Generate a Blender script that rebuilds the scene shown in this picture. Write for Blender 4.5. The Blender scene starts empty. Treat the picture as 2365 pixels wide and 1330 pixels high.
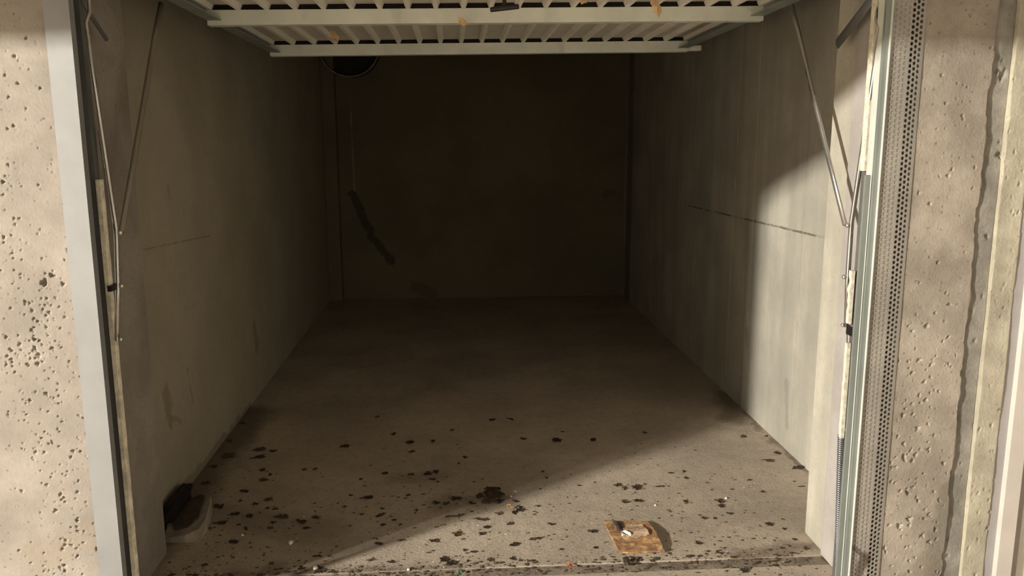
import bpy, bmesh, math, random
import numpy as np
from mathutils import Matrix, Vector, noise

S = bpy.context.scene
COL = S.collection

# ------------------------------------------------------------------ camera
def make_camera():
    yaw, pitch, roll = math.radians(3.901), math.radians(10.404), math.radians(-0.1356)
    f = Vector((math.sin(yaw)*math.cos(pitch), math.cos(yaw)*math.cos(pitch), -math.sin(pitch)))
    r = Vector((math.cos(yaw), -math.sin(yaw), 0))
    u = r.cross(f)
    r2 = r*math.cos(roll) + u*math.sin(roll)
    u2 = -r*math.sin(roll) + u*math.cos(roll)
    cam = bpy.data.cameras.new('camera')
    cam.sensor_width = 36.0
    cam.lens = 36.0*1909.34/2365.0
    cam.clip_start = 0.02
    o = bpy.data.objects.new('camera', cam)
    o.matrix_world = Matrix(((r2.x, u2.x, -f.x, -0.1926), (r2.y, u2.y, -f.y, 0.0), (r2.z, u2.z, -f.z, 1.4135), (0, 0, 0, 1)))
    COL.objects.link(o)
    S.camera = o
make_camera()

# ------------------------------------------------------------------ light
AMBIENT = 0.86          # even light of the lamp-lit aisle
LAMP = 6100.0           # emission of the lamp diffuser
LAMP_POS = (-7.15, -1.89, 3.00)
w = bpy.data.worlds.new('aisle_light')
S.world = w
w.use_nodes = True
w.node_tree.nodes['Background'].inputs[0].default_value = (1.0, 0.88, 0.70, 1)
w.node_tree.nodes['Background'].inputs[1].default_value = AMBIENT
S.view_settings.view_transform = 'Standard'
S.view_settings.look = 'None'
S.view_settings.exposure = 0.0
S.view_settings.gamma = 1.0
S.view_settings.use_curve_mapping = False

# ------------------------------------------------------------------ materials
def nodes_of(name):
    m = bpy.data.materials.new(name)
    m.use_nodes = True
    nt = m.node_tree
    return m, nt, nt.nodes['Principled BSDF']

class N:
    """tiny node helper"""
    def __init__(self, nt):
        self.nt = nt
        self.pos = nt.nodes.new('ShaderNodeTexCoord').outputs['Object']
    def link(self, a, b):
        self.nt.links.new(a, b)
    def _in(self, sock, v):
        if hasattr(v, 'is_linked'):
            self.link(v, sock)
        else:
            sock.default_value = v
    def math(self, op, a, b=0.0, c=None, clamp=False):
        n = self.nt.nodes.new('ShaderNodeMath'); n.operation = op; n.use_clamp = clamp
        self._in(n.inputs[0], a); self._in(n.inputs[1], b)
        if c is not None: self._in(n.inputs[2], c)
        return n.outputs[0]
    def vmath(self, op, a, b=None, scale=None):
        n = self.nt.nodes.new('ShaderNodeVectorMath'); n.operation = op
        self._in(n.inputs[0], a)
        if b is not None: self._in(n.inputs[1], b)
        if scale is not None: self._in(n.inputs['Scale'], scale)
        return n.outputs['Value'] if op in ('DOT_PRODUCT', 'LENGTH', 'DISTANCE') else n.outputs[0]
    def noise(self, scale, detail=4, rough=0.55, vec=None, stretch=None, col=False, dist=0.0):
        v = vec or self.pos
        if stretch: v = self.vmath('MULTIPLY', v, stretch)
        n = self.nt.nodes.new('ShaderNodeTexNoise')
        n.inputs['Scale'].default_value = scale; n.inputs['Detail'].default_value = detail
        n.inputs['Roughness'].default_value = rough; n.inputs['Distortion'].default_value = dist
        self.link(v, n.inputs['Vector'])
        return n.outputs['Color'] if col else n.outputs[0]
    def voronoi(self, scale, vec=None):
        n = self.nt.nodes.new('ShaderNodeTexVoronoi'); n.inputs['Scale'].default_value = scale
        self.link(vec or self.pos, n.inputs['Vector'])
        return n.outputs['Distance'], n.outputs['Color']
    def ramp(self, v, a, b, lo=0.0, hi=1.0):
        n = self.nt.nodes.new('ShaderNodeMapRange'); n.interpolation_type = 'SMOOTHSTEP'
        self._in(n.inputs['Value'], v)
        n.inputs['From Min'].default_value = a; n.inputs['From Max'].default_value = b
        n.inputs['To Min'].default_value = lo; n.inputs['To Max'].default_value = hi
        return n.outputs[0]
    def mix(self, fac, a, b, mode='MIX'):
        n = self.nt.nodes.new('ShaderNodeMix'); n.data_type = 'RGBA'; n.blend_type = mode
        self._in(n.inputs[0], fac)
        for s, v in ((n.inputs[6], a), (n.inputs[7], b)):
            if hasattr(v, 'is_linked'): self.link(v, s)
            else: s.default_value = (*v, 1)
        return n.outputs[2]
    def capsule(self, a, b, r, wob=0.0, wscale=12.0, soft=0.5):
        """1 inside a wobbly stroke from a to b"""
        p = self.pos
        if wob:
            q = self.vmath('SUBTRACT', self.noise(wscale, 4, .65, col=True), (0.5, 0.5, 0.5))
            p = self.vmath('ADD', p, self.vmath('SCALE', q, scale=wob))
        d = Vector(b) - Vector(a); L2 = max(d.length_squared, 1e-9)
        e = self.vmath('SUBTRACT', p, tuple(a))
        t = self.math('MULTIPLY', self.vmath('DOT_PRODUCT', e, tuple(d)), 1.0/L2, clamp=True)
        q = self.vmath('SUBTRACT', e, self.vmath('SCALE', tuple(d), scale=t))
        return self.ramp(self.vmath('LENGTH', q), r*soft, r, 1.0, 0.0)
    def bump(self, h, strength, dist, bsdf):
        n = self.nt.nodes.new('ShaderNodeBump')
        n.inputs['Strength'].default_value = strength; n.inputs['Distance'].default_value = dist
        self.link(h, n.inputs['Height']); self.link(n.outputs[0], bsdf.inputs['Normal'])

def concrete(name, base, var=0.16, streak=0.0, speck=0.25, bump=0.25, stains_bands=(), lines=(), rough=0.9, mott=3.0):
    m, nt, b = nodes_of(name); n = N(nt)
    dark = tuple(c*(1-var*2.2) for c in base); light = tuple(min(1, c*(1+var)) for c in base)
    big = n.noise(mott, 5, .6)
    col = n.mix(n.ramp(big, .3, .7), dark, light)
    fine = n.noise(38, 5, .7)
    col = n.mix(n.ramp(fine, .42, .75, 0, .35), col, tuple(c*.72 for c in base))
    if streak:
        st = n.noise(3.2, 4, .6, stretch=(1.9, 1.9, .16))
        col = n.mix(n.ramp(st, .36, .66, 0, streak), col, tuple(c*.62 for c in base))
    d, vc = n.voronoi(55)
    rnd = n.nt.nodes.new('ShaderNodeSeparateColor'); n.link(vc, rnd.inputs[0])
    sp = n.math('MULTIPLY', n.ramp(d, .10, .26, 1, 0), n.math('GREATER_THAN', rnd.outputs[0], .72))
    col = n.mix(n.math('MULTIPLY', sp, speck), col, tuple(c*.35 for c in base))
    for (a, e, r, wob, colr, k) in stains_bands:
        col = n.mix(n.math('MULTIPLY', n.capsule(a, e, r, wob), k), col, colr)
    for (a, e, r, colr, k) in lines:
        brk = n.ramp(n.noise(9, 3, .6), .38, .55, .25, 1)
        col = n.mix(n.math('MULTIPLY', n.math('MULTIPLY', n.capsule(a, e, r, .012, 25), brk), k), col, colr)
    n.link(col, b.inputs['Base Color'])
    b.inputs['Roughness'].default_value = rough
    b.inputs['Specular IOR Level'].default_value = .25
    h = n.math('ADD', n.math('MULTIPLY', n.noise(14, 6, .65), .7), n.math('MULTIPLY', n.noise(120, 3, .6), .3))
    n.bump(h, bump, .012, b)
    return m

def metal(name, base, rough=.5, metallic=.35, wear=.12, smudge=0.0, stains_bands=()):
    m, nt, b = nodes_of(name); n = N(nt)
    col = n.mix(n.ramp(n.noise(5, 5, .6), .3, .7), tuple(c*(1-wear) for c in base), tuple(min(1, c*(1+wear)) for c in base))
    sc = n.noise(30, 4, .7)
    col = n.mix(n.ramp(sc, .62, .78, 0, .5), col, tuple(c*.55 for c in base))
    if smudge:
        s = n.noise(7, 3, .5, stretch=(1, 1, .35))
        col = n.mix(n.ramp(s, .58, .72, 0, smudge), col, tuple(c*.62 for c in base))
    for (a, e, r, wob, colr, k) in stains_bands:
        col = n.mix(n.math('MULTIPLY', n.capsule(a, e, r, wob), k), col, colr)
    n.link(col, b.inputs['Base Color'])
    n.link(n.ramp(n.noise(12, 4, .6), .3, .7, rough*.8, min(1, rough*1.25)), b.inputs['Roughness'])
    b.inputs['Metallic'].default_value = metallic
    n.bump(n.noise(9, 3, .5), .06, .01, b)
    return m

def plain(name, base, rough=.8, metallic=0.0, var=.3, scale=40, bump=.2, spec=.3):
    m, nt, b = nodes_of(name); n = N(nt)
    col = n.mix(n.ramp(n.noise(scale, 4, .6), .3, .7), tuple(c*(1-var) for c in base), tuple(min(1, c*(1+var)) for c in base))
    n.link(col, b.inputs['Base Color'])
    b.inputs['Roughness'].default_value = rough
    b.inputs['Metallic'].default_value = metallic
    b.inputs['Specular IOR Level'].default_value = spec
    n.bump(n.noise(scale*2, 4, .6), bump, .004, b)
    return m

CX = (.50, .43, .33)
M = {}
M['pillar_left'] = concrete('pale_pitted_concrete', (.310, .275, .234), var=.11, speck=.55, bump=.3, mott=4,
    stains_bands=[((-1.39, 2.25, .24), (-1.25, 2.25, .30), .06, .08, (.29, .235, .17), .4)])
M['pillar_right'] = concrete('brown_grey_concrete', (.425, .37, .305), var=.13, speck=.6, bump=.45, mott=7,
    stains_bands=[((1.26, 2.25, .0), (1.29, 2.25, .35), .05, .10, (.22, .20, .16), .7),
            ((1.13, 2.25, .0), (1.23, 2.25, .12), .05, .10, (.25, .21, .16), .5)])
M['joint'] = concrete('grey_joint_mortar', (.36, .335, .29), var=.16, streak=.4, speck=.4, bump=.5, mott=9)
M['pale_edge'] = concrete('pale_yellow_mortar', (.58, .53, .41), var=.12, streak=.5, speck=.35, bump=.5, mott=8)
M['wall_left'] = concrete('cream_wall_paint', (.40, .355, .27), var=.06, speck=.12, bump=.12, mott=1.6,
    stains_bands=[((-1.3, 3.10, .46), (-1.3, 3.13, .33), .040, .09, (.22, .165, .10), .6),
            ((-1.3, 3.14, .36), (-1.3, 3.24, .29), .016, .07, (.22, .165, .10), .5),
            ((-1.3, 4.50, .38), (-1.3, 4.53, .28), .06, .06, (.20, .17, .12), .5),
            ((-1.3, 3.30, 1.18), (-1.3, 3.30, 1.22), .02, .05, (.22, .18, .12), .4),
            ((-1.3, 2.8, .03), (-1.3, 4.3, .0), .03, .10, (.16, .12, .08), .5)],
    lines=[((-1.3, 3.0, 1.02), (-1.3, 3.8, .975), .004, (.22, .18, .12), .8),
           ((-1.3, 3.36, .48), (-1.3, 3.40, .32), .006, (.2, .14, .08), .9)])
M['wall_right'] = concrete('raw_formed_concrete', (.50, .47, .395), var=.10, streak=.45, speck=.3, bump=.2, mott=2.4,
    stains_bands=[((1.3, 3.53, .30), (1.3, 3.50, .12), .03, .07, (.25, .24, .20), .5),
            ((1.3, 4.05, .35), (1.3, 4.07, .42), .03, .06, (.30, .26, .2), .5),
            ((1.3, 7.05, .0), (1.3, 7.05, 2.2), .14, .05, (.16, .14, .11), .7)],  # last entry: darker vertical band near the far corner
    lines=[((1.3, 3.22, 1.006), (1.3, 5.3, .970), .0065, (.16, .14, .10), .95),
           ((1.3, 3.455, .1), (1.3, 3.455, 1.9), .006, (.36, .33, .27), .8),
           ((1.3, 4.37, .1), (1.3, 4.33, 2.1), .008, (.74, .70, .60), .6),
           ((1.3, 4.05, .1), (1.3, 4.07, 2.1), .006, (.72, .68, .58), .5),
           ((1.3, 5.0, .1), (1.3, 5.0, 1.3), .008, (.28, .25, .2), .7)])
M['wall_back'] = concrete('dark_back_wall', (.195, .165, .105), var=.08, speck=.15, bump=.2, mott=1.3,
    stains_bands=[((-1.08, 7.26, .92), (-.95, 7.26, .62), .05, .10, (.05, .042, .027), .75),
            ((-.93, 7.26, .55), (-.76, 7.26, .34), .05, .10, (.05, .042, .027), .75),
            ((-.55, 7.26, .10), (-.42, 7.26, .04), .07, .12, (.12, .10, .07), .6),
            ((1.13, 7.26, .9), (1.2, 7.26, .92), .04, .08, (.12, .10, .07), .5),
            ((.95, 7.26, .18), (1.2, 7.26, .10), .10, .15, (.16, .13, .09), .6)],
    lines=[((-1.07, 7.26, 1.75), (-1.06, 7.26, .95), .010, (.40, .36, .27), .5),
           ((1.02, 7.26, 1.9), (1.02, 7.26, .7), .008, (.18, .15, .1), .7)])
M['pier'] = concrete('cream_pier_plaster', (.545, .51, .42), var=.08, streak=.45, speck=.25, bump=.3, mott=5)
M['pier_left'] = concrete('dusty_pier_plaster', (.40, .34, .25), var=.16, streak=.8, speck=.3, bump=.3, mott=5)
M['pier_band'] = concrete('violet_grey_plaster', (.47, .435, .40), var=.07, streak=.3, speck=.2, bump=.12, mott=5)
M['ceiling'] = concrete('grey_ceiling_concrete', (.26, .235, .20), bump=.1)
def floor_mat():
    m, nt, b = nodes_of('dusty_concrete_floor'); n = N(nt)
    base = (.475, .40, .315)
    col = n.mix(n.ramp(n.noise(1.7, 5, .6), .3, .7), tuple(c*.80 for c in base), tuple(c*1.12 for c in base))
    col = n.mix(n.ramp(n.noise(22, 6, .75), .42, .75, 0, .55), col, tuple(c*.6 for c in base))
    col = n.mix(n.ramp(n.noise(75, 4, .7), .54, .72, 0, .8), col, tuple(c*.32 for c in base))
    col = n.mix(n.ramp(n.noise(60, 3, .7, stretch=(1.3, 1, 1)), .68, .78, 0, .5), col, (.62, .57, .5))
    # dirt trodden into the slab near the left wall and along the sill
    for a, e, r, k in [((-1.28, 2.6, 0), (-1.26, 4.2, 0), .16, .75), ((-.95, 2.55, 0), (-.2, 2.53, 0), .09, .6),
                       ((.0, 3.02, 0), (-.25, 3.05, 0), .10, .35), ((1.2, 3.9, 0), (1.28, 4.3, 0), .10, .5),
                       ((1.02, 2.6, 0), (.75, 2.56, 0), .06, .55), ((-.45, 3.3, 0), (-.3, 3.3, 0), .09, .3),
                       ((-.7, 2.85, 0), (-1.1, 3.0, 0), .15, .35), ((1.29, 3.2, 0), (1.29, 4.0, 0), .03, .6)]:
        col = n.mix(n.math('MULTIPLY', n.capsule(a, e, r, .16, 7, .2), k), col, (.105, .075, .05))
    n.link(col, b.inputs['Base Color'])
    n.link(n.ramp(n.noise(6, 4, .6), .3, .7, .62, .9), b.inputs['Roughness'])
    b.inputs['Specular IOR Level'].default_value = .3
    h = n.math('ADD', n.math('MULTIPLY', n.noise(9, 6, .6), .6), n.math('MULTIPLY', n.noise(90, 4, .7), .4))
    n.bump(h, .6, .012, b)
    return m
M['floor'] = floor_mat()
M['sill'] = concrete('dirty_sill_mortar', (.27, .22, .165), var=.2, speck=.4, bump=.6, mott=12)
M['soil'] = plain('dark_soil', (.06, .045, .03), .95, var=.5, scale=60, bump=.6)
M['frame'] = metal('pale_painted_steel', (.268, .27, .267), .55, .15, .06, .35)
M['galv'] = metal('green_grey_galvanised_steel', (.27, .295, .27), .45, .3, .1, .2)
M['rail'] = metal('galvanised_rail', (.80, .83, .74), .45, .15, .08, .4)
M['panel'] = metal('cream_door_sheet', (.66, .61, .53), .5, .05, .06, .2)
M['rib'] = metal('cream_door_rib', (.90, .86, .77), .45, .05, .05, .1)
M['perf'] = metal('perforated_sheet_metal', (.42, .39, .345), .5, .35, .12, .3, [((1.0, 2.24, .0), (1.03, 2.24, .15), .022, .06, (.11, .08, .055), .75), ((.99, 2.24, .19), (1.045, 2.24, .14), .008, .03, (.13, .10, .07), .7)])
M['rod'] = metal('bright_steel_rod', (.62, .60, .56), .28, .85, .08)
M['dark_bar'] = metal('dark_grey_bar', (.20, .20, .19), .5, .4, .1)
M['link'] = metal('shaded_brown_steel', (.25, .215, .165), .55, .3, .1)  # brown steel of the left link rod, its shade put into the colour
M['spring'] = metal('dull_spring_steel', (.33, .33, .35), .4, .7, .1)
M['bolt'] = metal('bolt_steel', (.75, .73, .68), .25, .8, .05)
M['black'] = plain('black_plastic', (.022, .019, .017), .45, var=.2, bump=.1)
M['foam'] = plain('yellowed_foam', (.78, .72, .58), .95, var=.2, scale=60, bump=.6)
M['strip'] = plain('pale_cream_strip', (.80, .74, .60), .9, var=.25, scale=35, bump=.3)
M['duct'] = plain('dark_duct', (.05, .045, .04), .7)
M['rim'] = plain('duct_rim', (.30, .27, .2), .7)
M['leaf_dark'] = plain('wet_dark_leaf', (.045, .029, .016), .42, var=.5, scale=70, bump=.5, spec=.5)
M['leaf_brown'] = plain('brown_leaf', (.085, .052, .027), .55, var=.5, scale=60, bump=.5, spec=.4)
M['leaf_dry'] = plain('dry_orange_leaf', (.90, .55, .30), .8, var=.35, scale=50, bump=.4)
M['leaf_orange'] = plain('orange_leaf', (.60, .20, .09), .7, var=.3, scale=70, bump=.4)
M['white'] = plain('white_chip', (.80, .77, .68), .6, var=.1)
M['paper'] = plain('torn_white_paper', (.80, .75, .64), .85, var=.12, scale=30)
M['green'] = plain('green_plastic', (.05, .42, .16), .35, var=.3, scale=90)
M['slab'] = concrete('broken_slab_stone', (.36, .31, .24), var=.15, speck=.3, bump=.6, mott=14)
M['slab_dark'] = plain('dark_slab_face', (.075, .055, .042), .85, var=.3, scale=40, bump=.5)
M['mass'] = plain('black_mass', (.014, .011, .010), .9, var=.3, bump=.4)
def board_mat(name, base, dark, gold):
    m, nt, b = nodes_of(name); n = N(nt)
    grain = n.noise(16, 6, .7, stretch=(1.0, 4.0, 1))
    col = n.mix(n.ramp(grain, .3, .7), dark, base)
    col = n.mix(n.ramp(n.noise(42, 5, .65), .48, .62, 0, .85), col, gold)
    col = n.mix(n.ramp(n.noise(34, 5, .7), .60, .72, 0, .85), col, tuple(c*.35 for c in dark))
    n.link(col, b.inputs['Base Color']); b.inputs['Roughness'].default_value = .6
    n.bump(n.noise(60, 5, .6), .5, .006, b)
    return m
M['board'] = board_mat('weathered_brown_board', (.42, .24, .12), (.20, .105, .06), (.62, .39, .17))
M['board2'] = board_mat('peeled_brown_sheet', (.52, .38, .27), (.24, .14, .09), (.60, .43, .25))
def emit(name, col, k):
    m, nt, b = nodes_of(name)
    b.inputs['Base Color'].default_value = (*col, 1)
    b.inputs['Emission Color'].default_value = (*col, 1)
    b.inputs['Emission Strength'].default_value = k
    return m

# ------------------------------------------------------------------ mesh helpers
def link(name, me, mat, parent=None):
    o = bpy.data.objects.new(name, me)
    COL.objects.link(o)
    if mat is not None and not me.materials: me.materials.append(mat)
    if parent is not None: o.parent = parent
    return o
def from_bm(name, bm, mat, parent=None, smooth=False):
    bmesh.ops.recalc_face_normals(bm, faces=bm.faces[:])
    me = bpy.data.meshes.new(name); bm.to_mesh(me); bm.free()
    if smooth:
        for p in me.polygons: p.use_smooth = True
    return link(name, me, mat, parent)
def add_box(bm, x0, x1, y0, y1, z0, z1, bev=0.0):
    r = bmesh.ops.create_cube(bm, size=1.0)
    for v in r['verts']:
        v.co = Vector(((x0+x1)/2 + v.co.x*(x1-x0), (y0+y1)/2 + v.co.y*(y1-y0), (z0+z1)/2 + v.co.z*(z1-z0)))
    if bev:
        es = list({e for v in r['verts'] for e in v.link_edges})
        bmesh.ops.bevel(bm, geom=es, offset=bev, segments=2, affect='EDGES', profile=.6)
def box(name, x0, x1, y0, y1, z0, z1, mat, parent=None, bev=0.0):
    bm = bmesh.new(); add_box(bm, x0, x1, y0, y1, z0, z1, bev)
    return from_bm(name, bm, mat, parent)
def add_tube(bm, pts, r, seg=10, cap=True, flat=None):
    """tube along a polyline; flat=(w,h) gives an oval section"""
    pts = [Vector(p) for p in pts]; rings = []
    for i, p in enumerate(pts):
        d = (pts[min(i+1, len(pts)-1)] - pts[max(i-1, 0)]).normalized()
        ref = Vector((1, 0, 0)) if abs(d.x) < .9 else Vector((0, 0, 1))
        a = d.cross(ref).normalized(); b = d.cross(a).normalized()
        rx, ry = flat if flat else (r, r)
        rings.append([bm.verts.new(p + a*math.cos(2*math.pi*k/seg)*rx + b*math.sin(2*math.pi*k/seg)*ry) for k in range(seg)])
    for i in range(len(rings)-1):
        for k in range(seg):
            bm.faces.new((rings[i][k], rings[i][(k+1) % seg], rings[i+1][(k+1) % seg], rings[i+1][k]))
    if cap:
        bm.faces.new(rings[0][::-1]); bm.faces.new(rings[-1])
def tube(name, pts, r, mat, parent=None, seg=10, flat=None):
    bm = bmesh.new(); add_tube(bm, pts, r, seg, flat=flat)
    return from_bm(name, bm, mat, parent, smooth=True)
def tag(o, label, cat, group=None, kind=None):
    o['label'] = label; o['category'] = cat
    if group: o['group'] = group
    if kind: o['kind'] = kind
    return o
def struct(o, label=None, cat=None):
    o['kind'] = 'structure'
    if label: o['label'] = label
    if cat: o['category'] = cat
    return o
def empty(name, loc):
    o = bpy.data.objects.new(name, None); COL.objects.link(o)
    o.location = loc; o.empty_display_size = .1
    return o
def child_offset(root):
    """children are modelled in world coordinates"""
    bpy.context.view_layer.update()
    inv = root.matrix_world.inverted()
    for c in root.children: c.matrix_parent_inverse = inv

# ------------------------------------------------------------------ the setting
XL, XR, YB, ZC = -1.30, 1.30, 7.26, 2.42
YF = 2.25                       # front plane of the pillars
struct(box('floor', -1.34, 1.34, 2.545, YB+.1, -.12, 0, M['floor']), 'dusty brown concrete floor slab inside the garage', 'floor')
struct(box('floor_aisle', -10, 6, -6, 2.482, -.12, -.002, M['floor']), 'concrete floor of the aisle before the garage sill', 'floor')
struct(box('floor_joint', -1.6, 1.6, 2.482, 2.545, -.12, -.006, M['sill']), 'dirt filled joint across the garage sill', 'floor joint')
struct(box('wall_left', XL-.12, XL, 2.70, YB+.1, 0, ZC, M['wall_left']), 'smooth dim cream wall on the left inside the garage', 'wall')
struct(box('wall_right', XR, XR+.12, 2.60, YB+.1, 0, ZC, M['wall_right']), 'streaked raw concrete wall on the right inside the garage', 'wall')
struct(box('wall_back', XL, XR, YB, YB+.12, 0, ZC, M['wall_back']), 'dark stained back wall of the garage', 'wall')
struct(box('ceiling', XL-.12, XR+.12, 2.30, YB+.12, ZC, ZC+.12, M['ceiling']), 'concrete garage ceiling hidden above the open door', 'ceiling')
struct(box('trim_1', XL, -1.185, YB-.10, YB, 0, ZC, M['wall_back'], bev=.012), 'narrow dark pilaster in the far left corner', 'pilaster')

def pitted_face(name, xs, zs, yf, yb, mat, pits, rough, seed, edge_jag=0.0):
    """block whose front face is a fine grid with real pits; xs, zs are the grid lines"""
    rng = random.Random(seed)
    nx, nz = len(xs), len(zs)
    X, Z = np.meshgrid(np.array(xs), np.array(zs))
    Y = np.full_like(X, yf)
    # slow waviness
    ph = [rng.uniform(0, 6.28) for _ in range(8)]
    Y += rough*.4*(np.sin(X*23+ph[0]+np.sin(Z*7+ph[1])) + np.sin(Z*17+ph[2]+2*np.sin(X*11+ph[3])))
    Y += rough*.25*(np.sin(X*71+Z*33+ph[4])*np.sin(Z*64-X*20+ph[5]))
    for (px, pz, r, d, el, an) in pits:
        i0 = np.searchsorted(xs, px-r*2.2); i1 = np.searchsorted(xs, px+r*2.2)
        j0 = np.searchsorted(zs, pz-r*2.2); j1 = np.searchsorted(zs, pz+r*2.2)
        if i1 <= i0 or j1 <= j0: continue
        dx = X[j0:j1, i0:i1]-px; dz = Z[j0:j1, i0:i1]-pz
        c, s = math.cos(an), math.sin(an)
        u = dx*c+dz*s; v = (-dx*s+dz*c)*el
        ang = np.arctan2(v, u)
        q = np.sqrt(u*u+v*v)/(r*(1+.22*np.sin(ang*3+px*900)+.15*np.sin(ang*5+pz*700)))
        Y[j0:j1, i0:i1] += d*np.clip(1.25-q*q*1.25, 0, 1)
    if edge_jag:
        for j in range(nz):
            z = zs[j]
            X[j, -1] += edge_jag*(noise.noise((z*9, seed, 0))+.6*noise.noise((z*31, seed, 3)))
            X[j, -2] = min(X[j, -2], X[j, -1]-.0015)
    verts = np.stack([X.ravel(), Y.ravel(), Z.ravel()], 1)
    idx = np.arange(nx*nz).reshape(nz, nx)
    f = np.stack([idx[:-1, :-1].ravel(), idx[:-1, 1:].ravel(), idx[1:, 1:].ravel(), idx[1:, :-1].ravel()], 1)
    faces = f.tolist(); verts = verts.tolist()
    # sides and back: extrude the border loop straight back
    loop = list(idx[0, :]) + list(idx[1:, -1]) + list(idx[-1, :-1][::-1]) + list(idx[1:-1, 0][::-1])
    base = len(verts)
    for k in loop: verts.append([verts[k][0], yb, verts[k][2]])
    L = len(loop)
    for a in range(L):
        b2 = (a+1) % L
        faces.append([int(loop[b2]), int(loop[a]), base+a, base+b2])
    faces.append([base+a for a in range(L)][::-1])
    me = bpy.data.meshes.new(name); me.from_pydata(verts, [], faces); me.update()
    for p in me.polygons[:len(f)]: p.use_smooth = True
    return link(name, me, mat)

def pits_for(x0, x1, z0, z1, n, rmin, rmax, seed, clusters=()):
    rng = random.Random(seed); out = []
    for _ in range(n):
        r = rmin+(rmax-rmin)*rng.random()**4
        out.append((rng.uniform(x0, x1), rng.uniform(z0, z1), r, r*rng.uniform(.7, 1.3), rng.uniform(1, 1.8), rng.uniform(0, 3.14)))
    for (cx, cz, sx, sz, m, rr) in clusters:
        for _ in range(m):
            r = rmin+(rr-rmin)*rng.random()**2
            out.append((rng.gauss(cx, sx), rng.gauss(cz, sz), r, r*rng.uniform(.7, 1.2), rng.uniform(1, 2), rng.uniform(0, 3.14)))
    return out
def grid_lines(coarse_a, a, b, coarse_b, step):
    fine = list(np.arange(a, b+1e-6, step))
    return coarse_a + fine + coarse_b
ZS = grid_lines([0.0, .02], .04, 1.80, [1.86, 1.98], .0022)
PL = pits_for(-1.44, -1.21, .05, 1.8, 700, .0012, .0055, 5, clusters=[
    (-1.36, 1.15, .04, .07, 60, .006), (-1.30, .98, .03, .06, 70, .006), (-1.27, 1.03, .015, .02, 8, .011), (-1.34, .85, .05, .05, 120, .007),
    (-1.30, .62, .06, .06, 110, .005), (-1.28, .46, .05, .05, 60, .006), (-1.27, .30, .04, .03, 60, .007), (-1.34, .20, .03, .02, 30, .008),
    (-1.36, .70, .03, .02, 30, .006), (-1.37, 1.33, .03, .05, 30, .006)])
struct(pitted_face('wall_front', grid_lines([-4.0, -2.4, -1.60], -1.48, -1.205, [], .0022), ZS, YF, 2.72, M['pillar_left'], PL, .0008, 3),
       'pale pitted concrete pillar face left of the garage opening', 'wall')
struct(box('wall_pier_left', -1.50, -1.25, 2.30, 2.77, 0, 1.98, M['pier_left'], bev=.014), 'dim plastered reveal behind the left frame post', 'wall')
struct(box('wall_pier_right', 1.05, 1.32, 2.36, 2.705, 0, 1.98, M['pier'], bev=.008), 'cream plastered reveal lit beside the right lever arms', 'wall')
struct(box('trim_2', 1.040, 1.06, 2.36, 2.55, 0, 1.98, M['pier_band'], bev=.004), 'violet grey band on the right reveal', 'trim')
PR = pits_for(1.08, 1.29, .05, 1.8, 420, .0012, .006, 11, clusters=[
    (1.20, 1.56, .012, .012, 5, .011), (1.16, .80, .06, .1, 60, .008), (1.16, .5, .06, .12, 90, .009), (1.17, .25, .06, .1, 90, .010), (1.2, 1.33, .03, .02, 18, .004)])
struct(pitted_face('wall_pillar_right', grid_lines([], 1.078, 1.287, [], .0024), ZS, YF, 2.42, M['pillar_right'], PR, .0016, 8, edge_jag=.012),
       'brown grey concrete pillar right of the perforated strip', 'wall')
struct(pitted_face('trim_3', list(np.arange(1.25, 1.348, .004)), grid_lines([0.0], .02, 1.82, [1.98], .006), YF+.009, 2.40, M['joint'],
       pits_for(1.25, 1.35, .0, 1.8, 60, .003, .012, 21), .003, 21), 'dark grey mortar joint beside the right pillar', 'joint')
struct(pitted_face('trim_4', list(np.arange(1.345, 1.418, .003)), grid_lines([0.0], .02, 1.82, [1.98], .005), YF-.004, 2.42, M['pale_edge'],
       pits_for(1.345, 1.42, .0, 1.8, 150, .002, .006, 23), .003, 23), 'pale yellowish mortar strip at the right edge', 'joint')
struct(box('wall_lintel', -4.0, 4.0, YF, 2.55, 1.98, 3.15, M['pillar_left']), 'concrete lintel above the garage opening', 'wall')
struct(box('ceiling_aisle', -10, 6, -2.6, 2.3, 3.15, 3.30, M['ceiling']), 'concrete ceiling over the aisle', 'ceiling')
struct(box('ceiling_beam', -10, 6, 1.25, 1.50, 1.975, 3.15, M['ceiling'], bev=.008), 'concrete beam under the aisle ceiling before the opening', 'beam')

# lamp of the aisle
lamp = empty('ceiling_lamp', LAMP_POS)
tag(lamp, 'bulkhead lamp under the aisle ceiling left of the garage', 'lamp')
lx, ly, lz = LAMP_POS
box('housing', lx-.32, lx+.32, ly-.12, ly+.12, lz+.08, 3.15, M['frame'], lamp, bev=.008)
bm = bmesh.new(); add_box(bm, lx-.27, lx+.27, ly-.08, ly+.08, lz-.07, lz+.08, .03)
from_bm('diffuser', bm, emit('lamp_glow', (1.0, .94, .84), LAMP), lamp)
child_offset(lamp)

# ------------------------------------------------------------------ door frame
fr = empty('garage_door_frame', (-.1, 2.24, 0))
tag(fr, 'steel frame posts of the open garage door with a perforated strip', 'door frame')
def c_post(name, x0, x1, y0, y1, t, lip, mat, side):
    """folded channel: face towards -Y, returns along both edges; lip turns back in"""
    bm = bmesh.new()
    add_box(bm, x0, x1, y0, y0+t, 0, 1.98)
    xi = x1 if side < 0 else x0
    add_box(bm, xi-t if side < 0 else xi, xi if side < 0 else xi+t, y0+t, y0+.028, 0, 1.98)
    return from_bm(name, bm, mat, fr)
c_post('post', -1.213, -1.150, 2.232, 2.30, .003, .02, M['frame'], -1)
box('post_back', -1.225, -1.19, 2.26, 2.33, 0, 1.98, M['dark_bar'], fr)
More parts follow.
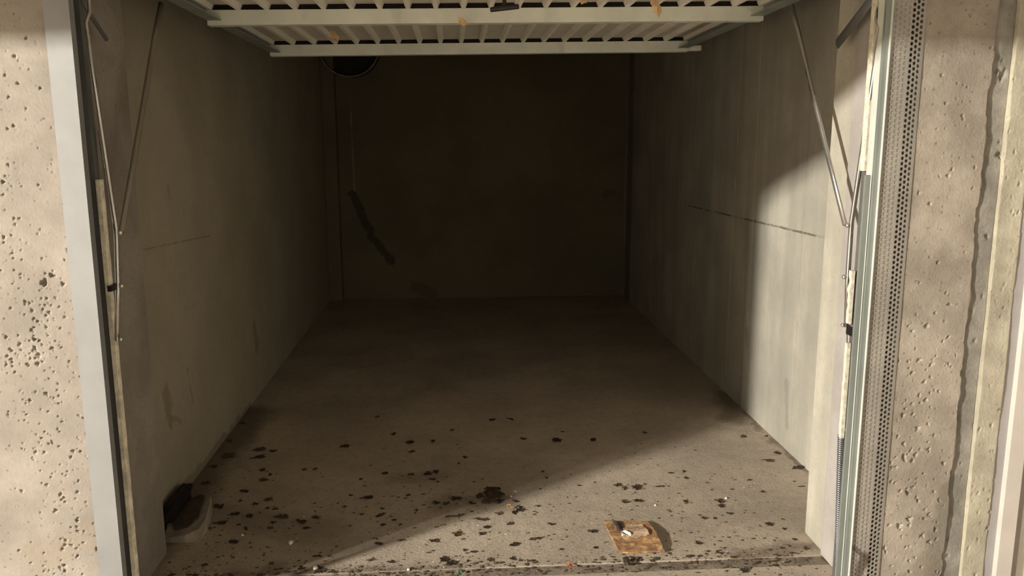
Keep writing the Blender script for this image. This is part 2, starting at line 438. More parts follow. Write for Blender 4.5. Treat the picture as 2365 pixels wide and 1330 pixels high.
# pale strip behind the left post
bm = bmesh.new()
prev = None
rng = random.Random(4)
zs = np.linspace(0, 1.30, 60)
rows = []
for z in zs:
    j = .0012*noise.noise((z*20, 0, 0))
    rows.append([bm.verts.new((-1.168, 2.335, z)), bm.verts.new((-1.1565+j, 2.335, z)), bm.verts.new((-1.1565+j, 2.36, z)), bm.verts.new((-1.168, 2.36, z))])
for a, b in zip(rows[:-1], rows[1:]):
    for k in range(4): bm.faces.new((a[k], a[(k+1) % 4], b[(k+1) % 4], b[k]))
bm.faces.new(rows[0]); bm.faces.new(rows[-1])
from_bm('pale_strip', bm, M['strip'], fr)
box('post_side', -1.25, -1.172, 2.345, 2.375, 0, 1.98, M['dark_bar'], fr)
# right post: two folded green grey channels and a slit between them
box('post', .945, .9615, 2.243, 2.251, 0, 1.305, M['galv'], fr, bev=.002)
box('post_flange', .967, .981, 2.238, 2.25, 0, 1.98, M['galv'], fr, bev=.001)
box('post_edge', .981, .9835, 2.232, 2.31, 0, 1.98, M['rail'], fr)
box('post_back', .992, 1.045, 2.325, 2.36, 0, 1.98, M['dark_bar'], fr)  # dark metal deepens the shade seen through the slit
box('backing_plate', .9835, 1.036, 2.2420, 2.2435, 0, 1.98, M['perf'], fr)
box('foam_strip', .980, .999, 2.325, 2.35, 1.312, 1.95, M['foam'], fr, bev=.003)
for z0, z1, x0 in ((.86, 1.02, .975), (.50, .80, .978)):
    bm = bmesh.new(); rows = []
    for z in np.linspace(z0, z1, 24):
        j = .004*noise.noise((z*40, 5, 0))
        rows.append([bm.verts.new((x0-.003+j, 2.335, z)), bm.verts.new((x0+.008, 2.335, z)), bm.verts.new((x0+.008, 2.35, z)), bm.verts.new((x0-.003+j, 2.35, z))])
    for a, b in zip(rows[:-1], rows[1:]):
        for k in range(4): bm.faces.new((a[k], a[(k+1) % 4], b[(k+1) % 4], b[k]))
    bm.faces.new(rows[0]); bm.faces.new(rows[-1])
    from_bm('foam_strip', bm, M['foam'], fr)
box('header', -1.213, 1.075, 2.232, 2.30, 1.93, 1.98, M['frame'], fr)

def perforated(name, cols_a, cols_b, cs, pz, r, x0, y0, margin):
    """sheet bent once; each cell is a 12-gon hole in a rectangle"""
    verts, faces = [], []
    def P(s, z):          # s along the sheet, bend after the first margin + cols_a
        sb = margin+cols_a*cs+.002
        if s <= sb: return (x0+s, y0, z)
        t = s-sb
        return (x0+sb+t*.985, y0+t*.17, z)
    def quad(s0, s1, z0, z1):
        b = len(verts)
        verts.extend([P(s0, z0), P(s1, z0), P(s1, z1), P(s0, z1)]); faces.append([b, b+1, b+2, b+3])
    nrow = int(1.96/pz)
    total = cols_a+cols_b
    for c in range(total):
        s0 = margin+c*cs + (.002+.001 if c >= cols_a else 0)
        off = pz/2 if c % 2 else 0
        if off: quad(s0, s0+cs, 0, off)
        for k in range(nrow):
            z0 = k*pz+off; b = len(verts)
            sc, zc = s0+cs/2, z0+pz/2
            rect = []
            for t in range(3): rect.append((s0+cs*t/3, z0))
            for t in range(3): rect.append((s0+cs, z0+pz*t/3))
            for t in range(3): rect.append((s0+cs-cs*t/3, z0+pz))
            for t in range(3): rect.append((s0, z0+pz-pz*t/3))
            for (s, z) in rect: verts.append(P(s, z))
            for (s, z) in rect:
                a = math.atan2((z-zc)/pz, (s-sc)/cs)
                verts.append(P(sc+r*math.cos(a), zc+r*math.sin(a)))
            for t in range(12):
                u = (t+1) % 12
                faces.append([b+t, b+u, b+12+u, b+12+t])
        quad(s0, s0+cs, nrow*pz+off, 1.98)
    quad(0, margin, 0, 1.98)
    sb = margin+cols_a*cs
    quad(sb, sb+.002, 0, 1.98); quad(sb+.002, sb+.003, 0, 1.98)
    se = margin+total*cs+.003
    quad(se, se+.006, 0, 1.98)
    me = bpy.data.meshes.new(name); me.from_pydata(verts, [], faces); me.update()
    o = link(name, me, M['perf'], fr)
    md = o.modifiers.new('thickness', 'SOLIDIFY'); md.thickness = .0016; md.offset = -1
    return o
perforated('perforated_sheet', 4, 3, .0126, .0146, .0050, .9835, 2.240, .004)
child_offset(fr)

# next garage at the right edge
nf = empty('next_garage_frame', (1.48, 2.24, 0))
tag(nf, 'pale metal frame of the next garage at the far right edge', 'door frame')
bm = bmesh.new()
add_box(bm, 1.4175, 1.447, 2.250, 2.30, 0, 1.98)
from_bm('frame_side', bm, plain('violet_grey_paint', (.40, .375, .37), .6, var=.06, scale=8, bump=.05), nf)
box('frame_face', 1.447, 1.497, 2.232, 2.30, 0, 1.98, plain('warm_white_paint', (.66, .60, .54), .55, var=.05, scale=8, bump=.05), nf, bev=.002)
box('frame_return', 1.497, 1.521, 2.245, 2.30, 0, 1.98, plain('taupe_paint', (.42, .37, .33), .6, var=.08, scale=8, bump=.1), nf)
child_offset(nf)
nd = empty('next_garage_door', (2.5, 2.27, 0))
tag(nd, 'closed pale door of the next garage past the right frame', 'garage door')
for k in range(18):
    box('slat', 1.526+k*.11, 1.526+k*.11+.106, 2.262, 2.285, .01, 1.97, M['rib'], nd, bev=.003)
child_offset(nd)

# ------------------------------------------------------------------ round duct in the back wall
du = empty('ventilation_duct', (-1.045, YB, 2.14))
tag(du, 'round dark duct mouth high on the back wall by the left corner', 'duct')
def ring(name, ro, ri, y0, y1, mat):
    bm = bmesh.new(); seg = 40
    cx, cz = -1.045, 2.145
    L = []
    for (r, y) in ((ro, y1), (ro, y0), (ri, y0), (ri, y1)):
        L.append([bm.verts.new((cx+r*math.cos(2*math.pi*k/seg), y, cz+r*math.sin(2*math.pi*k/seg))) for k in range(seg)])
    for a in range(4):
        A, B = L[a], L[(a+1) % 4]
        for k in range(seg): bm.faces.new((A[k], A[(k+1) % seg], B[(k+1) % seg], B[k]))
    return from_bm(name, bm, mat, du)
ring('pipe', .246, .238, YB-.16, YB, M['duct'])
ring('rim', .252, .240, YB-.168, YB-.155, M['rim'])
bm = bmesh.new(); bmesh.ops.create_circle(bm, cap_ends=True, segments=40, radius=.239)
for v in bm.verts: v.co = Vector((-1.045+v.co.x, YB-.012, 2.145+v.co.y))
from_bm('duct_dark_disc', bm, M['black'], du)  # black disc stands for the unlit depth of the duct
child_offset(du)

# ------------------------------------------------------------------ the open up-and-over door
# local frame: x across, y into the garage, z up; z = 0 is the underside of the cross rails
DOOR_W, Y_IN, Y_MID, Y_OUT = 2.05, 4.198, 3.171, 2.13
door = empty('garage_door', (-.05, Y_MID, 1.8245))
door.rotation_euler = (math.radians(-.74), math.radians(-.85), 0)
tag(door, 'open up-and-over garage door overhead with ribbed cream sheet and steel rails', 'garage door')
hw = DOOR_W/2
def dbox(name, x0, x1, y0, y1, z0, z1, mat, bev=0.0): return box(name, x0, x1, y0, y1, z0, z1, mat, door, bev)
yi, yo = Y_IN-Y_MID, Y_OUT-Y_MID
RH = .052; RIB = .019
dbox('door_sheet', -hw, hw, yo, yi+.04, RH+RIB, RH+RIB+.003, M['panel'])
# ribs: one trapezoid, shared mesh
bm = bmesh.new(); vs = []
for y in (yo, yi+.04):
    vs.append([bm.verts.new((x, y, z)) for x, z in ((-.015, RH+RIB), (-.0075, RH+.0005), (.0075, RH+.0005), (.015, RH+RIB))])
for k in range(4): bm.faces.new((vs[0][k], vs[0][(k+1) % 4], vs[1][(k+1) % 4], vs[1][k]))
bm.faces.new(vs[0]); bm.faces.new(vs[1])
rib0 = from_bm('rib', bm, M['rib'], door)
rib0.location.x = -hw+.012
for k in range(1, 21):
    c = rib0.copy(); COL.objects.link(c); c.parent = door
    c.location.x = -hw+.012 + (DOOR_W-.024)*k/20
# cross rails: folded channel, face towards the aisle with small lips
def cross_rail(y, h=RH, extra=0.0):
    bm = bmesh.new()
    t = .003
    add_box(bm, -hw, hw+extra, y-.001, y+t, 0, h, .0012)              # face
    add_box(bm, -hw, hw+extra, y, y+.045, 0, t)                        # bottom
    add_box(bm, -hw, hw+extra, y, y+.060, h-t, h)                      # top
    add_box(bm, -hw, hw+extra, y-.004, y, h-.006, h)                   # upper lip
    dbox('slot_shade', -hw+.01, hw-.01, y+.004, y+.050, h, h+RIB, M['mass'])  # near-black strip paints the shade in the slots above the rail
    return from_bm('cross_rail', bm, M['rail'], door)
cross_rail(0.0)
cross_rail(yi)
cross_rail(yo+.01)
for s in (-1, 1):
    x = s*hw
    bm = bmesh.new()
    xa, xb = (x, x+.05) if s < 0 else (x-.05, x)
    add_box(bm, xa, xb, yo, yi+.05, .016, .020)                          # bottom web
    add_box(bm, xa if s < 0 else xb-.003, xa+.003 if s < 0 else xb, yo, yi+.05, .020, RH)
    from_bm('side_rail', bm, M['galv'], door)
# loose seal that sticks out past the inner right corner
dbox('end_seal', hw-.10, hw+.072, yi+.012, yi+.05, .006, .030, M['rail'])
# T handle hanging from the sheet
hx, hy = .022, -.44
bmh = bmesh.new(); d = Vector((.043, -.016, .002))
c0 = Vector((hx, hy, -.018))
add_tube(bmh, [c0-d*1.0, c0-d*.92, c0-d*.6, c0, c0+d*.6, c0+d*.92, c0+d*1.0], .008, 12)
hb = from_bm('handle', bmh, M['black'], door, smooth=True)
hb['label'] = 'black T-shaped pull handle'
tube('handle_stem', [(hx, hy, RH+RIB), (hx, hy, -.012)], .0065, M['black'], hb, 12)
bpy.context.view_layer.update()
# lever gear modelled in world coordinates, moves with the door
gear = []
def g(o): gear.append(o); return o
for s, X in ((1, .985), (-1, -1.150)):
    if s > 0:
        B = [(2.338, 1.84), (2.334, 1.785), (2.328, 1.733), (2.300, 1.705), (2.345, 1.43), (2.389, 1.157), (2.387, .993), (2.374, .841)]
        A = [(2.88, 1.850), (2.79, 1.715), (2.66, 1.52), (2.53, 1.33), (2.405, 1.150)]
        D = [(2.60, 1.695), (2.33, 1.83)]
    else:
        B = [(2.36, 1.83), (2.355, 1.770), (2.352, 1.738), (2.323, 1.708), (2.362, 1.43), (2.402, 1.156), (2.379, .999), (2.340, .847)]
        A = [(2.86, 1.835), (2.79, 1.733), (2.68, 1.560), (2.55, 1.36), (2.412, 1.150)]
        D = [(2.50, 1.685), (2.395, 1.745), (2.33, 1.80)]
    g(tube('lever_arm', [(X, y, z) for y, z in B], .006, M['rod'], None, 10, flat=(.007, .005)))
    g(tube('lever_arm', [(X+s*.012, y+.014, z) for y, z in B[4:]], .004, M['rod'], None, 8, flat=(.009, .003)))
    g(tube('link_rod', [(X-s*(.010+.010*(4-i)/4), y, z) for i, (y, z) in enumerate(A)], .008, M['rod'] if s > 0 else M['link'], None, 10, flat=(.010, .006) if s > 0 else (.012, .008)))
    g(tube('guide_bar', [(X+s*.02, y, z) for y, z in D], .010, M['dark_bar'], None, 8, flat=(.019, .006) if s > 0 else (.007, .005)))
    for (y, z, r) in ((B[5][0], B[5][1]-.008, .008), (B[6][0], B[6][1], .0075), (B[7][0], B[7][1]+.006, .0065)):
        bm = bmesh.new(); bmesh.ops.create_uvsphere(bm, u_segments=12, v_segments=8, radius=r)
        for v in bm.verts: v.co = Vector((v.co.x*.8, v.co.y, v.co.z)) + Vector((X-s*.010, y, z))
        g(from_bm('bolt', bm, M['bolt'], None, smooth=True))
    # bracket that ties the arm to the post
    y, z = B[6]
    w_ = .035 if s > 0 else .010
    g(box('arm_bracket', min(X, X+s*w_), max(X, X+s*w_), y-.05, y-.005, z-.008, z+.008, M['black']))
    y, z = B[7]
    if s > 0: g(box('arm_bracket', min(X+s*.004, X+s*.016), max(X+s*.004, X+s*.016), y-.03, y+.004, z-.022, z+.006, M['black']))
    # tension wire and coil spring below
    top = (2.352, .505) if s > 0 else (2.36, .50)
    if s < 0: X, top = -1.20, (2.42, .50)
    g(tube('tension_wire', [(X+s*.006, y, z-.02), (X+s*.012, (y+top[0])/2, (z+top[1])/2), (X, top[0], top[1])], .0018, M['rod'], None, 6))
    coil = []
    turns = 74; n = turns*8; ybot, zbot = top[0]-.045, .02
    for i in range(n+1):
        t = i/n; a = i*2*math.pi/8
        coil.append((X + .0085*math.cos(a), top[0]+(ybot-top[0])*t + .0085*math.sin(a), top[1]+(zbot-top[1])*t))
    g(tube('coil_spring', coil, .0030, M['spring'], None, 5))
    g(tube('spring_hook', [(X, top[0], top[1]-.012), (X, top[0], top[1]+.004), (X+s*.012, top[0]-.02, top[1]+.03)], .007, M['dark_bar'], None, 8))
inv = door.matrix_world.inverted()
for o in gear:
    o.parent = door; o.matrix_parent_inverse = inv

# ------------------------------------------------------------------ leaves
def leaf_mesh(name, seed, n=11, lobes=.35, curl=.25, thick=.0016, mat=None, elong=1.0):
    """crumpled irregular leaf scrap, about 1 m across before scaling"""
    rng = random.Random(seed)
    bm = bmesh.new(); rim = []; mid = []
    ph = rng.uniform(0, 6.28)
    for k in range(n):
        a = 2*math.pi*k/n
        r = .5*(1-lobes*rng.random())
        x, y = r*math.cos(a), r*math.sin(a)/elong
        z = curl*.5*(abs(math.sin(a*1.5+ph))*.6+rng.random()*.4)
        rim.append((x, y, z)); mid.append((x*.5+rng.uniform(-.05, .05), y*.5, curl*.25*rng.random()))
    layers = []
    for dz in (0, thick):
        R = [bm.verts.new((x, y, z+dz)) for x, y, z in rim]
        Q = [bm.verts.new((x, y, z+dz)) for x, y, z in mid]
        c = bm.verts.new((0, 0, dz+curl*.1))
        layers.append((R, Q))
        for k in range(n):
            j = (k+1) % n
            bm.faces.new((R[k], R[j], Q[j], Q[k])); bm.faces.new((Q[k], Q[j], c))
    (R0, _), (R1, _) = layers
    for k in range(n):
        j = (k+1) % n
        bm.faces.new((R0[k], R0[j], R1[j], R1[k]))
    bmesh.ops.recalc_face_normals(bm, faces=bm.faces[:])
    me = bpy.data.meshes.new(name); bm.to_mesh(me); bm.free()
    if mat: me.materials.append(mat)
    return me
def twig_mesh(name, seed, mat):
    rng = random.Random(seed); bm = bmesh.new()
    pts = [(-.5+i*.2, rng.uniform(-.07, .07), .035+rng.uniform(0, .03)) for i in range(6)]
    add_tube(bm, pts, .04, 6)
    add_tube(bm, [pts[3], (pts[3][0]+.13, pts[3][1]+.12, .06), (pts[3][0]+.2, pts[3][1]+.2, .05)], .025, 5)
    bmesh.ops.recalc_face_normals(bm, faces=bm.faces[:])
    me = bpy.data.meshes.new(name); bm.to_mesh(me); bm.free(); me.materials.append(mat)
    return me
DEBRIS = [
    (-1.110,3.669,.071,.072),(-1.087,3.583,.082,.060),(-1.039,3.647,.045,.044),(-1.228,3.594,.069,.105),(-1.040,3.429,.033,.048),
    (-.997,3.381,.024,.046),(-1.011,3.323,.059,.045),(-1.240,3.305,.041,.060),(-1.062,3.216,.045,.040),(-.943,3.128,.044,.047),
    (-1.056,3.123,.019,.033),(-.992,3.093,.036,.033),(-.903,3.043,.035,.032),(-.934,3.052,.022,.026),(-1.120,3.072,.065,.059),(-.954,3.011,.013,.025),
    (-1.050,3.006,.043,.044),(-.987,2.984,.029,.055),(-.867,2.969,.069,.055),(-1.079,2.938,.063,.042),(-.886,2.924,.031,.035),(-.887,2.879,.031,.029),
    (-1.012,2.917,.023,.021),(-.786,2.923,.044,.065),(-.735,2.959,.056,.036),(-.753,2.870,.033,.032),(-.994,2.786,.042,.043),(-.976,2.886,.018,.058),
    (-1.049,2.624,.024,.034),(-1.107,2.896,.021,.023),(-.827,2.622,.024,.034),(-.722,2.582,.033,.037),(-.677,2.658,.048,.025),(-.641,2.655,.024,.020),
    (-.724,3.684,.049,.063),(-.860,3.420,.024,.031),(-.815,3.420,.030,.034),(-.560,3.119,.059,.046),(-.626,3.144,.025,.027),(-.638,3.039,.024,.028),
    (-.760,3.080,.014,.023),(-.566,2.970,.024,.022),(-.494,2.959,.032,.036),(-.474,2.877,.026,.028),(-.479,2.733,.037,.031),(-.602,3.300,.024,.037),
    (-.609,4.085,.029,.033),(-.616,2.552,.042,.027),(-.495,2.621,.043,.029),(-.655,2.563,.056,.055),(-1.270,4.040,.042,.065),(-1.270,3.788,.040,.058),
    (-1.262,3.484,.037,.049),(-.421,3.706,.043,.063),(-.409,3.591,.045,.043),(-.505,3.833,.034,.058),(-.313,3.716,.026,.055),(-.225,3.861,.024,.049),
    (-.024,3.992,.043,.052),(.069,4.002,.028,.074),(.111,3.721,.040,.055),(.273,3.681,.053,.082),(.444,3.687,.030,.074),(.312,3.801,.024,.023),
    (-.165,3.506,.028,.041),(-.193,3.444,.018,.024),(-.396,3.336,.036,.045),(-.325,3.338,.048,.060),(-.289,3.351,.036,.068),(-.281,3.248,.020,.028),
    (-.308,3.278,.035,.029),(-.509,3.352,.030,.045),(-.399,3.127,.025,.033),(-.545,3.118,.028,.039),(-.283,3.047,.044,.038),(-.244,3.038,.033,.050),
    (-.209,3.080,.061,.052),(-.146,3.037,.044,.031),(-.111,3.106,.050,.079),(-.069,3.163,.046,.054),(-.055,3.095,.062,.078),(-.080,3.045,.066,.063),
    (-.036,3.042,.044,.051),(.025,3.044,.028,.044),(-.042,2.938,.032,.042),(.041,2.968,.043,.067),(.017,2.939,.027,.060),(-.212,2.927,.074,.029),
    (-.117,2.896,.068,.035),(-.094,2.827,.031,.033),(-.010,2.849,.039,.039),(.111,2.993,.035,.022),(.145,2.835,.041,.028),(-.202,2.780,.048,.059),
    (-.116,2.779,.033,.037),(-.492,3.013,.022,.025),(-.483,2.970,.024,.024),(-.502,2.948,.021,.024),(-.439,2.914,.021,.023),(-.475,2.877,.023,.028),
    (-.413,2.873,.018,.023),(-.359,2.991,.022,.024),(-.401,2.753,.040,.026),(-.478,2.733,.030,.021),(-.281,2.734,.050,.041),(-.178,2.661,.024,.030),
    (-.149,2.649,.027,.024),(-.001,2.688,.044,.035),(.062,2.724,.030,.036),(.088,2.733,.035,.026),(.285,2.766,.041,.027),(.165,3.324,.018,.038),
    (.173,3.257,.018,.029),(.297,3.170,.020,.021),(.368,3.200,.012,.028),(-.245,2.603,.038,.057),(-.221,2.582,.038,.051),(-.089,2.591,.033,.038),
    (-.167,2.588,.019,.023),(-.015,2.595,.029,.028),(-.133,2.543,.028,.023),(-.424,2.602,.043,.028),(-.452,2.544,.032,.027),(-.392,2.535,.028,.027),
    (.157,2.646,.019,.020),(.278,2.647,.020,.020),(.135,3.148,.014,.027),(.707,3.761,.024,.039),(.458,3.158,.040,.042),(.481,3.129,.029,.062),
    (.528,3.132,.057,.069),(.570,3.164,.017,.025),(.453,3.006,.041,.045),(.512,3.008,.050,.038),(.628,3.139,.046,.021),(.709,3.269,.036,.027),
    (.767,3.280,.021,.038),(.757,3.214,.029,.030),(.829,3.090,.017,.021),(1.016,3.173,.035,.022),(1.031,3.054,.031,.035),(1.174,3.366,.080,.050),
    (1.265,3.281,.060,.057),(1.245,3.451,.032,.053),(1.160,3.670,.040,.058),(1.277,3.671,.020,.039),(.694,2.988,.025,.045),(.828,2.978,.049,.059),
    (.818,2.939,.033,.044),(.830,2.874,.035,.031),(.722,2.846,.037,.036),(.764,2.838,.018,.030),(.949,2.778,.031,.047),(1.016,2.813,.021,.018),
    (.990,2.736,.026,.023),(.644,2.656,.035,.031),(.726,2.614,.024,.015),(.693,2.587,.019,.025),(.643,2.732,.018,.016),(.579,2.731,.013,.016),
    (.725,2.665,.020,.013),(.808,2.664,.015,.013),(.849,2.672,.017,.019),(.294,2.771,.041,.033),(.281,2.647,.024,.020),(.663,2.594,.019,.020),
    (.742,2.462,.042,.046),(.956,2.613,.015,.026),(1.008,2.594,.024,.042),(.996,2.656,.020,.027),(1.205,3.096,.034,.017),(1.197,3.146,.020,.018),
    (.884,3.515,.022,.017),
]
scraps = [leaf_mesh('leaf_scrap', 30+i, n=15+i % 5, lobes=.78, curl=.30, thick=.03, mat=M['leaf_dark' if i % 3 else 'leaf_brown']) for i in range(9)]
twigs = [twig_mesh('twig', 60+i, M['leaf_dark' if i % 2 else 'leaf_brown']) for i in range(4)]
scrap_objs = []
rng = random.Random(9)
for i, (x, y, sx, sy) in enumerate(DEBRIS):
    gz = -.002 if y < 2.482 else (-.006 if y < 2.545 else 0.0)
    if sx/sy > 2.2:
        o = bpy.data.objects.new('twig', twigs[i % 4]); COL.objects.link(o)
        o.location = (x, y, gz); k = max(sx, .02)
        o.scale = (k, k*.9, min(k, .07)); o.rotation_euler = (0, 0, rng.uniform(-.45, .6))
        tag(o, 'thin dark twig scrap lying on the garage floor', 'twig', 'twigs on the garage floor')
    else:
        o = bpy.data.objects.new('leaf_scrap', scraps[i % 9]); COL.objects.link(o)
        o.location = (x, y, gz)
        o.scale = (sx*1.15, sy*.95, min(sx, sy)*rng.uniform(.5, .9)); o.rotation_euler = (0, 0, rng.uniform(-.5, .5) + (math.pi if i % 2 else 0))
        scrap_objs.append((sx*sy, x, y, o, max(sx/sy, sy/sx)))

def zone(x, y):
    if y < 2.56: return 'along the sill joint'
    if y < 2.25+.69*(x+1.15):
        if x > .72: return 'on the lit floor near the right reveal'
        if x > .25: return 'on the lit floor around the brown board'
        return 'on the lit floor left of the brown board'
    if x < -.82: return 'in the shade by the left wall and broken slab'
    if y < 3.22: return 'in the shade around the big leaf clump'
    return 'in the shade further back than the big leaf clump'
zones = {}
for q in scrap_objs: zones.setdefault(zone(q[1], q[2]), []).append(q)
for zn, L in zones.items():
    L.sort(key=lambda q: -q[0])
    for k, (area, x, y, o, asp) in enumerate(L):
        if k < 3: lab = ('largest', 'second largest', 'third largest')[k]+' dark leaf scrap '+zn
        elif area < .0007: lab = 'tiny dark leaf scrap '+zn
        elif asp > 1.5: lab = 'small narrow dark leaf scrap '+zn
        else: lab = 'small ragged dark leaf scrap '+zn
        tag(o, lab, 'leaf', 'leaf scraps '+zn)

# dry leaves caught on the door and fallen ones
def leaf(loc, sc, rot, mat, label, seed, lobes=.5, curl=.5, elong=1.4):
    o = link('dry_leaf', leaf_mesh('dry_leaf', seed, 12, lobes, curl, .02, mat, elong), None)
    o.location = loc; o.scale = (sc, sc, sc); o.rotation_euler = rot
    return tag(o, label, 'leaf')
leaf((.418, 2.60, 1.800), .085, (1.2, 1.1, .5), M['leaf_dry'], 'largest orange dry leaf hanging under the door near the top edge', 201)
leaf((.178, 2.475, 1.800), .05, (1.2, .9, .2), M['leaf_dry'], 'pale dry leaf tip under the door at the top edge of the photo', 202)
leaf((-.158, 3.13, 1.818), .048, (1.5, .9, .1), M['leaf_dry'], 'small orange dry leaf stuck on the middle door rail', 203)
leaf((-.700, 3.70, 1.832), .060, (1.3, 1.0, .1), M['leaf_dry'], 'small orange dry leaf caught between door ribs on the left', 204)
leaf((.170, 2.525, .004), .032, (.1, .2, .4), M['leaf_orange'], 'small orange leaf lying at the sill joint', 205, elong=1.2)
leaf((-.004, 2.975, .010), .034, (.5, .2, .6), M['leaf_dry'], 'small tan leaf standing by the dark leaf clump', 206)
leaf((-.196, 2.511, .002), .028, (.2, .1, .9), M['green'], 'small bright green plastic scrap at the sill', 207, elong=1.6)['category'] = 'scrap'

# ------------------------------------------------------------------ weathered board with a peeled sheet
bd = empty('weathered_board', (.435, 2.72, 0))
tag(bd, 'square weathered brown board with a peeled inner sheet lying on the floor', 'board')
def sheet(name, corners, t, mat, lift, n=10, jag=.003, seed=0):
    """warped thin board from four corners; lift(u, v) gives its height"""
    bm = bmesh.new(); rows = [[], []]
    a, b, c, d = [Vector((*q, 0)) for q in corners]
    for L, dz in ((0, 0), (1, t)):
        for i in range(n+1):
            row = []
            for j in range(n+1):
                u, v = j/n, i/n
                p = a*(1-u)*(1-v)+b*u*(1-v)+c*u*v+d*(1-u)*v
                if i in (0, n) or j in (0, n):
                    p = p + Vector((noise.noise((u*7, v*7, seed)), noise.noise((u*7, v*7, seed+9)), 0))*jag*1.6
                row.append(bm.verts.new((p.x, p.y, lift(u, v)+dz)))
            rows[L].append(row)
        for i in range(n):
            for j in range(n):
                R = rows[L]; bm.faces.new((R[i][j], R[i][j+1], R[i+1][j+1], R[i+1][j]))
    T, Bo = rows[1], rows[0]
    for k in range(n):
        bm.faces.new((Bo[0][k], Bo[0][k+1], T[0][k+1], T[0][k])); bm.faces.new((Bo[n][k], Bo[n][k+1], T[n][k+1], T[n][k]))
        bm.faces.new((Bo[k][0], Bo[k+1][0], T[k+1][0], T[k][0])); bm.faces.new((Bo[k][n], Bo[k+1][n], T[k+1][n], T[k][n]))
    return from_bm(name, bm, mat, bd)
# corners: front left, front right, back right, back left
sheet('board', [(.352, 2.600), (.508, 2.592), (.500, 2.815), (.340, 2.838)], .006, M['board'], lambda u, v: .002+.014*u*math.sin(v*math.pi*.85+.25)*u, 12, .004, 1)
sheet('peeled_sheet', [(.385, 2.685), (.478, 2.690), (.470, 2.775), (.383, 2.815)], .003, M['board2'], lambda u, v: .009+.012*u*u+.004*math.sin(v*5), 8, .004, 2)
sheet('torn_paper', [(.378, 2.690), (.415, 2.698), (.408, 2.722), (.383, 2.733)], .0015, M['paper'], lambda u, v: .018+.004*math.sin(u*6+v*4), 7, .008, 3)
sheet('dark_flake', [(.372, 2.735), (.405, 2.742), (.402, 2.80), (.370, 2.82)], .002, M['slab_dark'], lambda u, v: .013+.003*math.sin(u*5), 6, .008, 4)
child_offset(bd)
def lump(name, loc, size, mat, seed, sub=3, amp=.35):
    bm = bmesh.new(); bmesh.ops.create_icosphere(bm, subdivisions=sub, radius=1)
    for v in bm.verts:
        k = 1+amp*noise.noise(v.co*1.7+Vector((seed, 0, 0)))+amp*.5*noise.noise(v.co*4+Vector((0, seed, 0)))
        v.co = Vector((v.co.x*k*size[0], v.co.y*k*size[1], v.co.z*k*size[2]))
    zmin = min(v.co.z for v in bm.verts)
    for v in bm.verts: v.co.z -= zmin
    o = from_bm(name, bm, mat); o.location = loc
    return o
tag(lump('soil_clod', (.363, 2.535, -.004), (.012, .016, .012), M['leaf_dark'], 3), 'dark soil clod touching the near corner of the brown board', 'clod')
tag(lump('soil_clod', (-.055, 3.085, 0), (.034, .045, .011), M['leaf_dark'], 8, 3, .7), 'largest dark clump of rotten leaves at the edge of the shadow', 'clod')

# broken slab and dark mass by the left wall
sl = empty('broken_slab', (-1.17, 2.94, 0))
tag(sl, 'broken stone slab with pale edges lying by the left wall', 'slab')
def prism(name, pts, z, mat, parent, seed=0):
    """irregular flat stone: pts = (x, y, ztop) loop"""
    bm = bmesh.new()
    lo = [bm.verts.new((x, y, z)) for x, y, _ in pts]; hi = [bm.verts.new((x, y, t)) for x, y, t in pts]
    n = len(pts)
    for k in range(n): bm.faces.new((lo[k], lo[(k+1) % n], hi[(k+1) % n], hi[k]))
    bm.faces.new(lo); bm.faces.new(hi)
    bmesh.ops.triangulate(bm, faces=bm.faces[:])
    bmesh.ops.subdivide_edges(bm, edges=bm.edges[:], cuts=2, use_grid_fill=True)
    for v in bm.verts:
        v.co += Vector((noise.noise(v.co*30+Vector((seed, 0, 0))), noise.noise(v.co*30+Vector((0, seed, 0))), .6*noise.noise(v.co*30+Vector((0, 0, seed)))))*.004
    return from_bm(name, bm, mat, parent)
prism('slab_body', [(-1.235, 2.795, .018), (-1.165, 2.785, .030), (-1.118, 2.800, .046), (-1.108, 2.86, .060), (-1.135, 3.02, .070), (-1.175, 3.10, .045), (-1.255, 3.06, .030), (-1.262, 2.90, .020)], .001, M['slab'], sl, 2)
prism('slab_face', [(-1.215, 2.835, .030), (-1.165, 2.832, .042), (-1.138, 2.865, .062), (-1.160, 3.02, .075), (-1.190, 3.07, .058), (-1.240, 3.03, .042), (-1.245, 2.90, .032)], .018, M['slab_dark'], sl, 5)
child_offset(sl)
tag(lump('black_mass', (-1.262, 3.02, 0), (.030, .16, .036), M['mass'], 4, 3, .35), 'black crumpled rag between the broken slab and the left wall', 'mass')  # black area at the wall base, filled with a dark lump

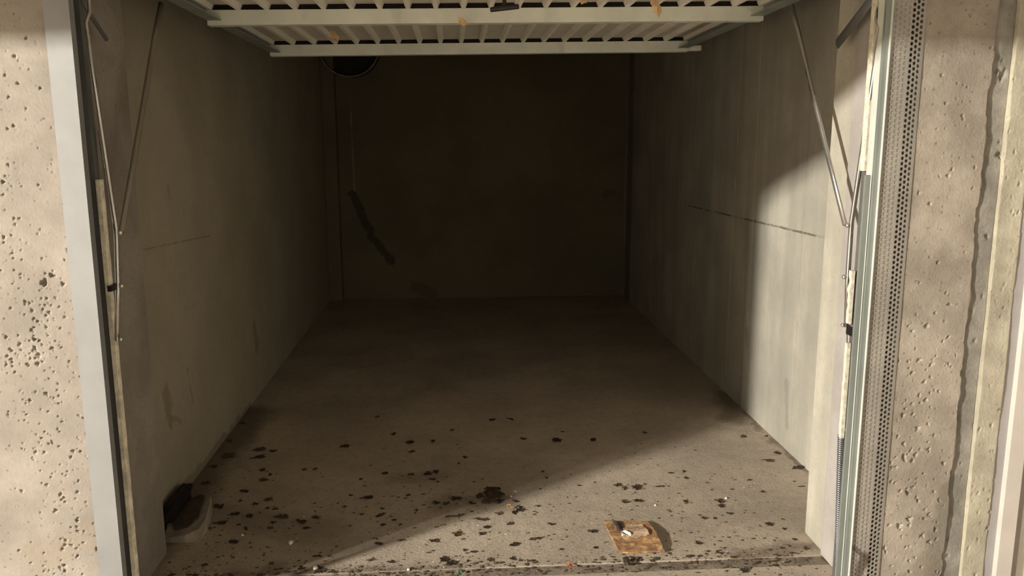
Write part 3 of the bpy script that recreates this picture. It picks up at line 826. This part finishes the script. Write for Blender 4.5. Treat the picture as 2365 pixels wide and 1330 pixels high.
# white pebbles and chips that show as bright dots
chips = [(-.975, 2.829, .010, 'white pebble left of the dark leaves near the broken slab'), (.033, 3.13, .007, 'white chip above the dark leaf clump'),
         (.013, 3.085, .008, 'white chip at the right side of the dark leaf clump'), (.566, 2.965, .008, 'white chip behind the brown board'),
         (-.365, 2.545, .010, 'white chip at the sill left of the green scrap'), (-.675, 2.575, .016, 'pale flat chip at the sill near the shadow edge'),
         (-.79, 2.76, .016, 'pale square chip in the shadow on the left of the floor'), (.86, 3.005, .010, 'pale flake on the leaf scrap near the right reveal'),
         (-.42, 3.62, .006, 'tiny white chip in the middle of the shaded floor'), (-.205, 3.625, .004, 'tiniest white chip on the shaded floor'),
         (-.69, 3.66, .005, 'tiny white chip on the shaded floor at the left')]
for k, (x, y, r, lab) in enumerate(chips):
    tag(lump('stone_chip', (x, y, -.001), (r*.5, r*.75, r*.35), M['white'], 20+k, 2, .4), lab, 'pebble')

# loose grit: uncountable crumbs
def grit(name, n, mat, pick, rmin, rmax, seed, label):
    rng = random.Random(seed); verts, faces = [], []
    for _ in range(n):
        x, y = pick(rng); r = rmin+(rmax-rmin)*rng.random()**3
        z = -.003 if y < 2.482 else (-.0065 if y < 2.545 else 0)
        b = len(verts); a0 = rng.uniform(0, 6.28); el = rng.uniform(1, 2.4)
        for k in range(5):
            a = a0+k*1.2566; q = r*rng.uniform(.6, 1.2)
            verts.append((x+q*math.cos(a)*el, y+q*math.sin(a)*1.3, z))
        verts.append((x+r*.2, y, z+r*rng.uniform(.35, .8)))
        for k in range(5): faces.append([b+k, b+(k+1) % 5, b+5])
        faces.append([b+k for k in range(5)][::-1])
    me = bpy.data.meshes.new(name); me.from_pydata(verts, [], faces); me.update()
    o = link(name, me, mat)
    o['kind'] = 'stuff'
    return tag(o, label, 'grit')
def spread(rng):
    while True:
        x = rng.uniform(-1.2, 1.02 if rng.random() < .8 else 1.27); y = 2.42+abs(rng.gauss(0, .45))
        if y < 4.4 and (x < 1.02 or y > 2.75) and (x > -1.22): return x, y
def sill(rng): return rng.uniform(-1.15, 1.0), rng.gauss(2.528, .030)
grit('soil_crumbs', 1900, M['leaf_brown'], spread, .0008, .0052, 31, 'dark soil crumbs scattered over the garage floor')
grit('sill_soil', 1300, M['soil'], sill, .002, .008, 32, 'dark soil crumbs packed along the sill joint')
grit('white_grit', 260, M['white'], lambda r: spread(r) if r.random() < .6 else sill(r), .0006, .0028, 33, 'tiny white grit scattered over the garage floor')
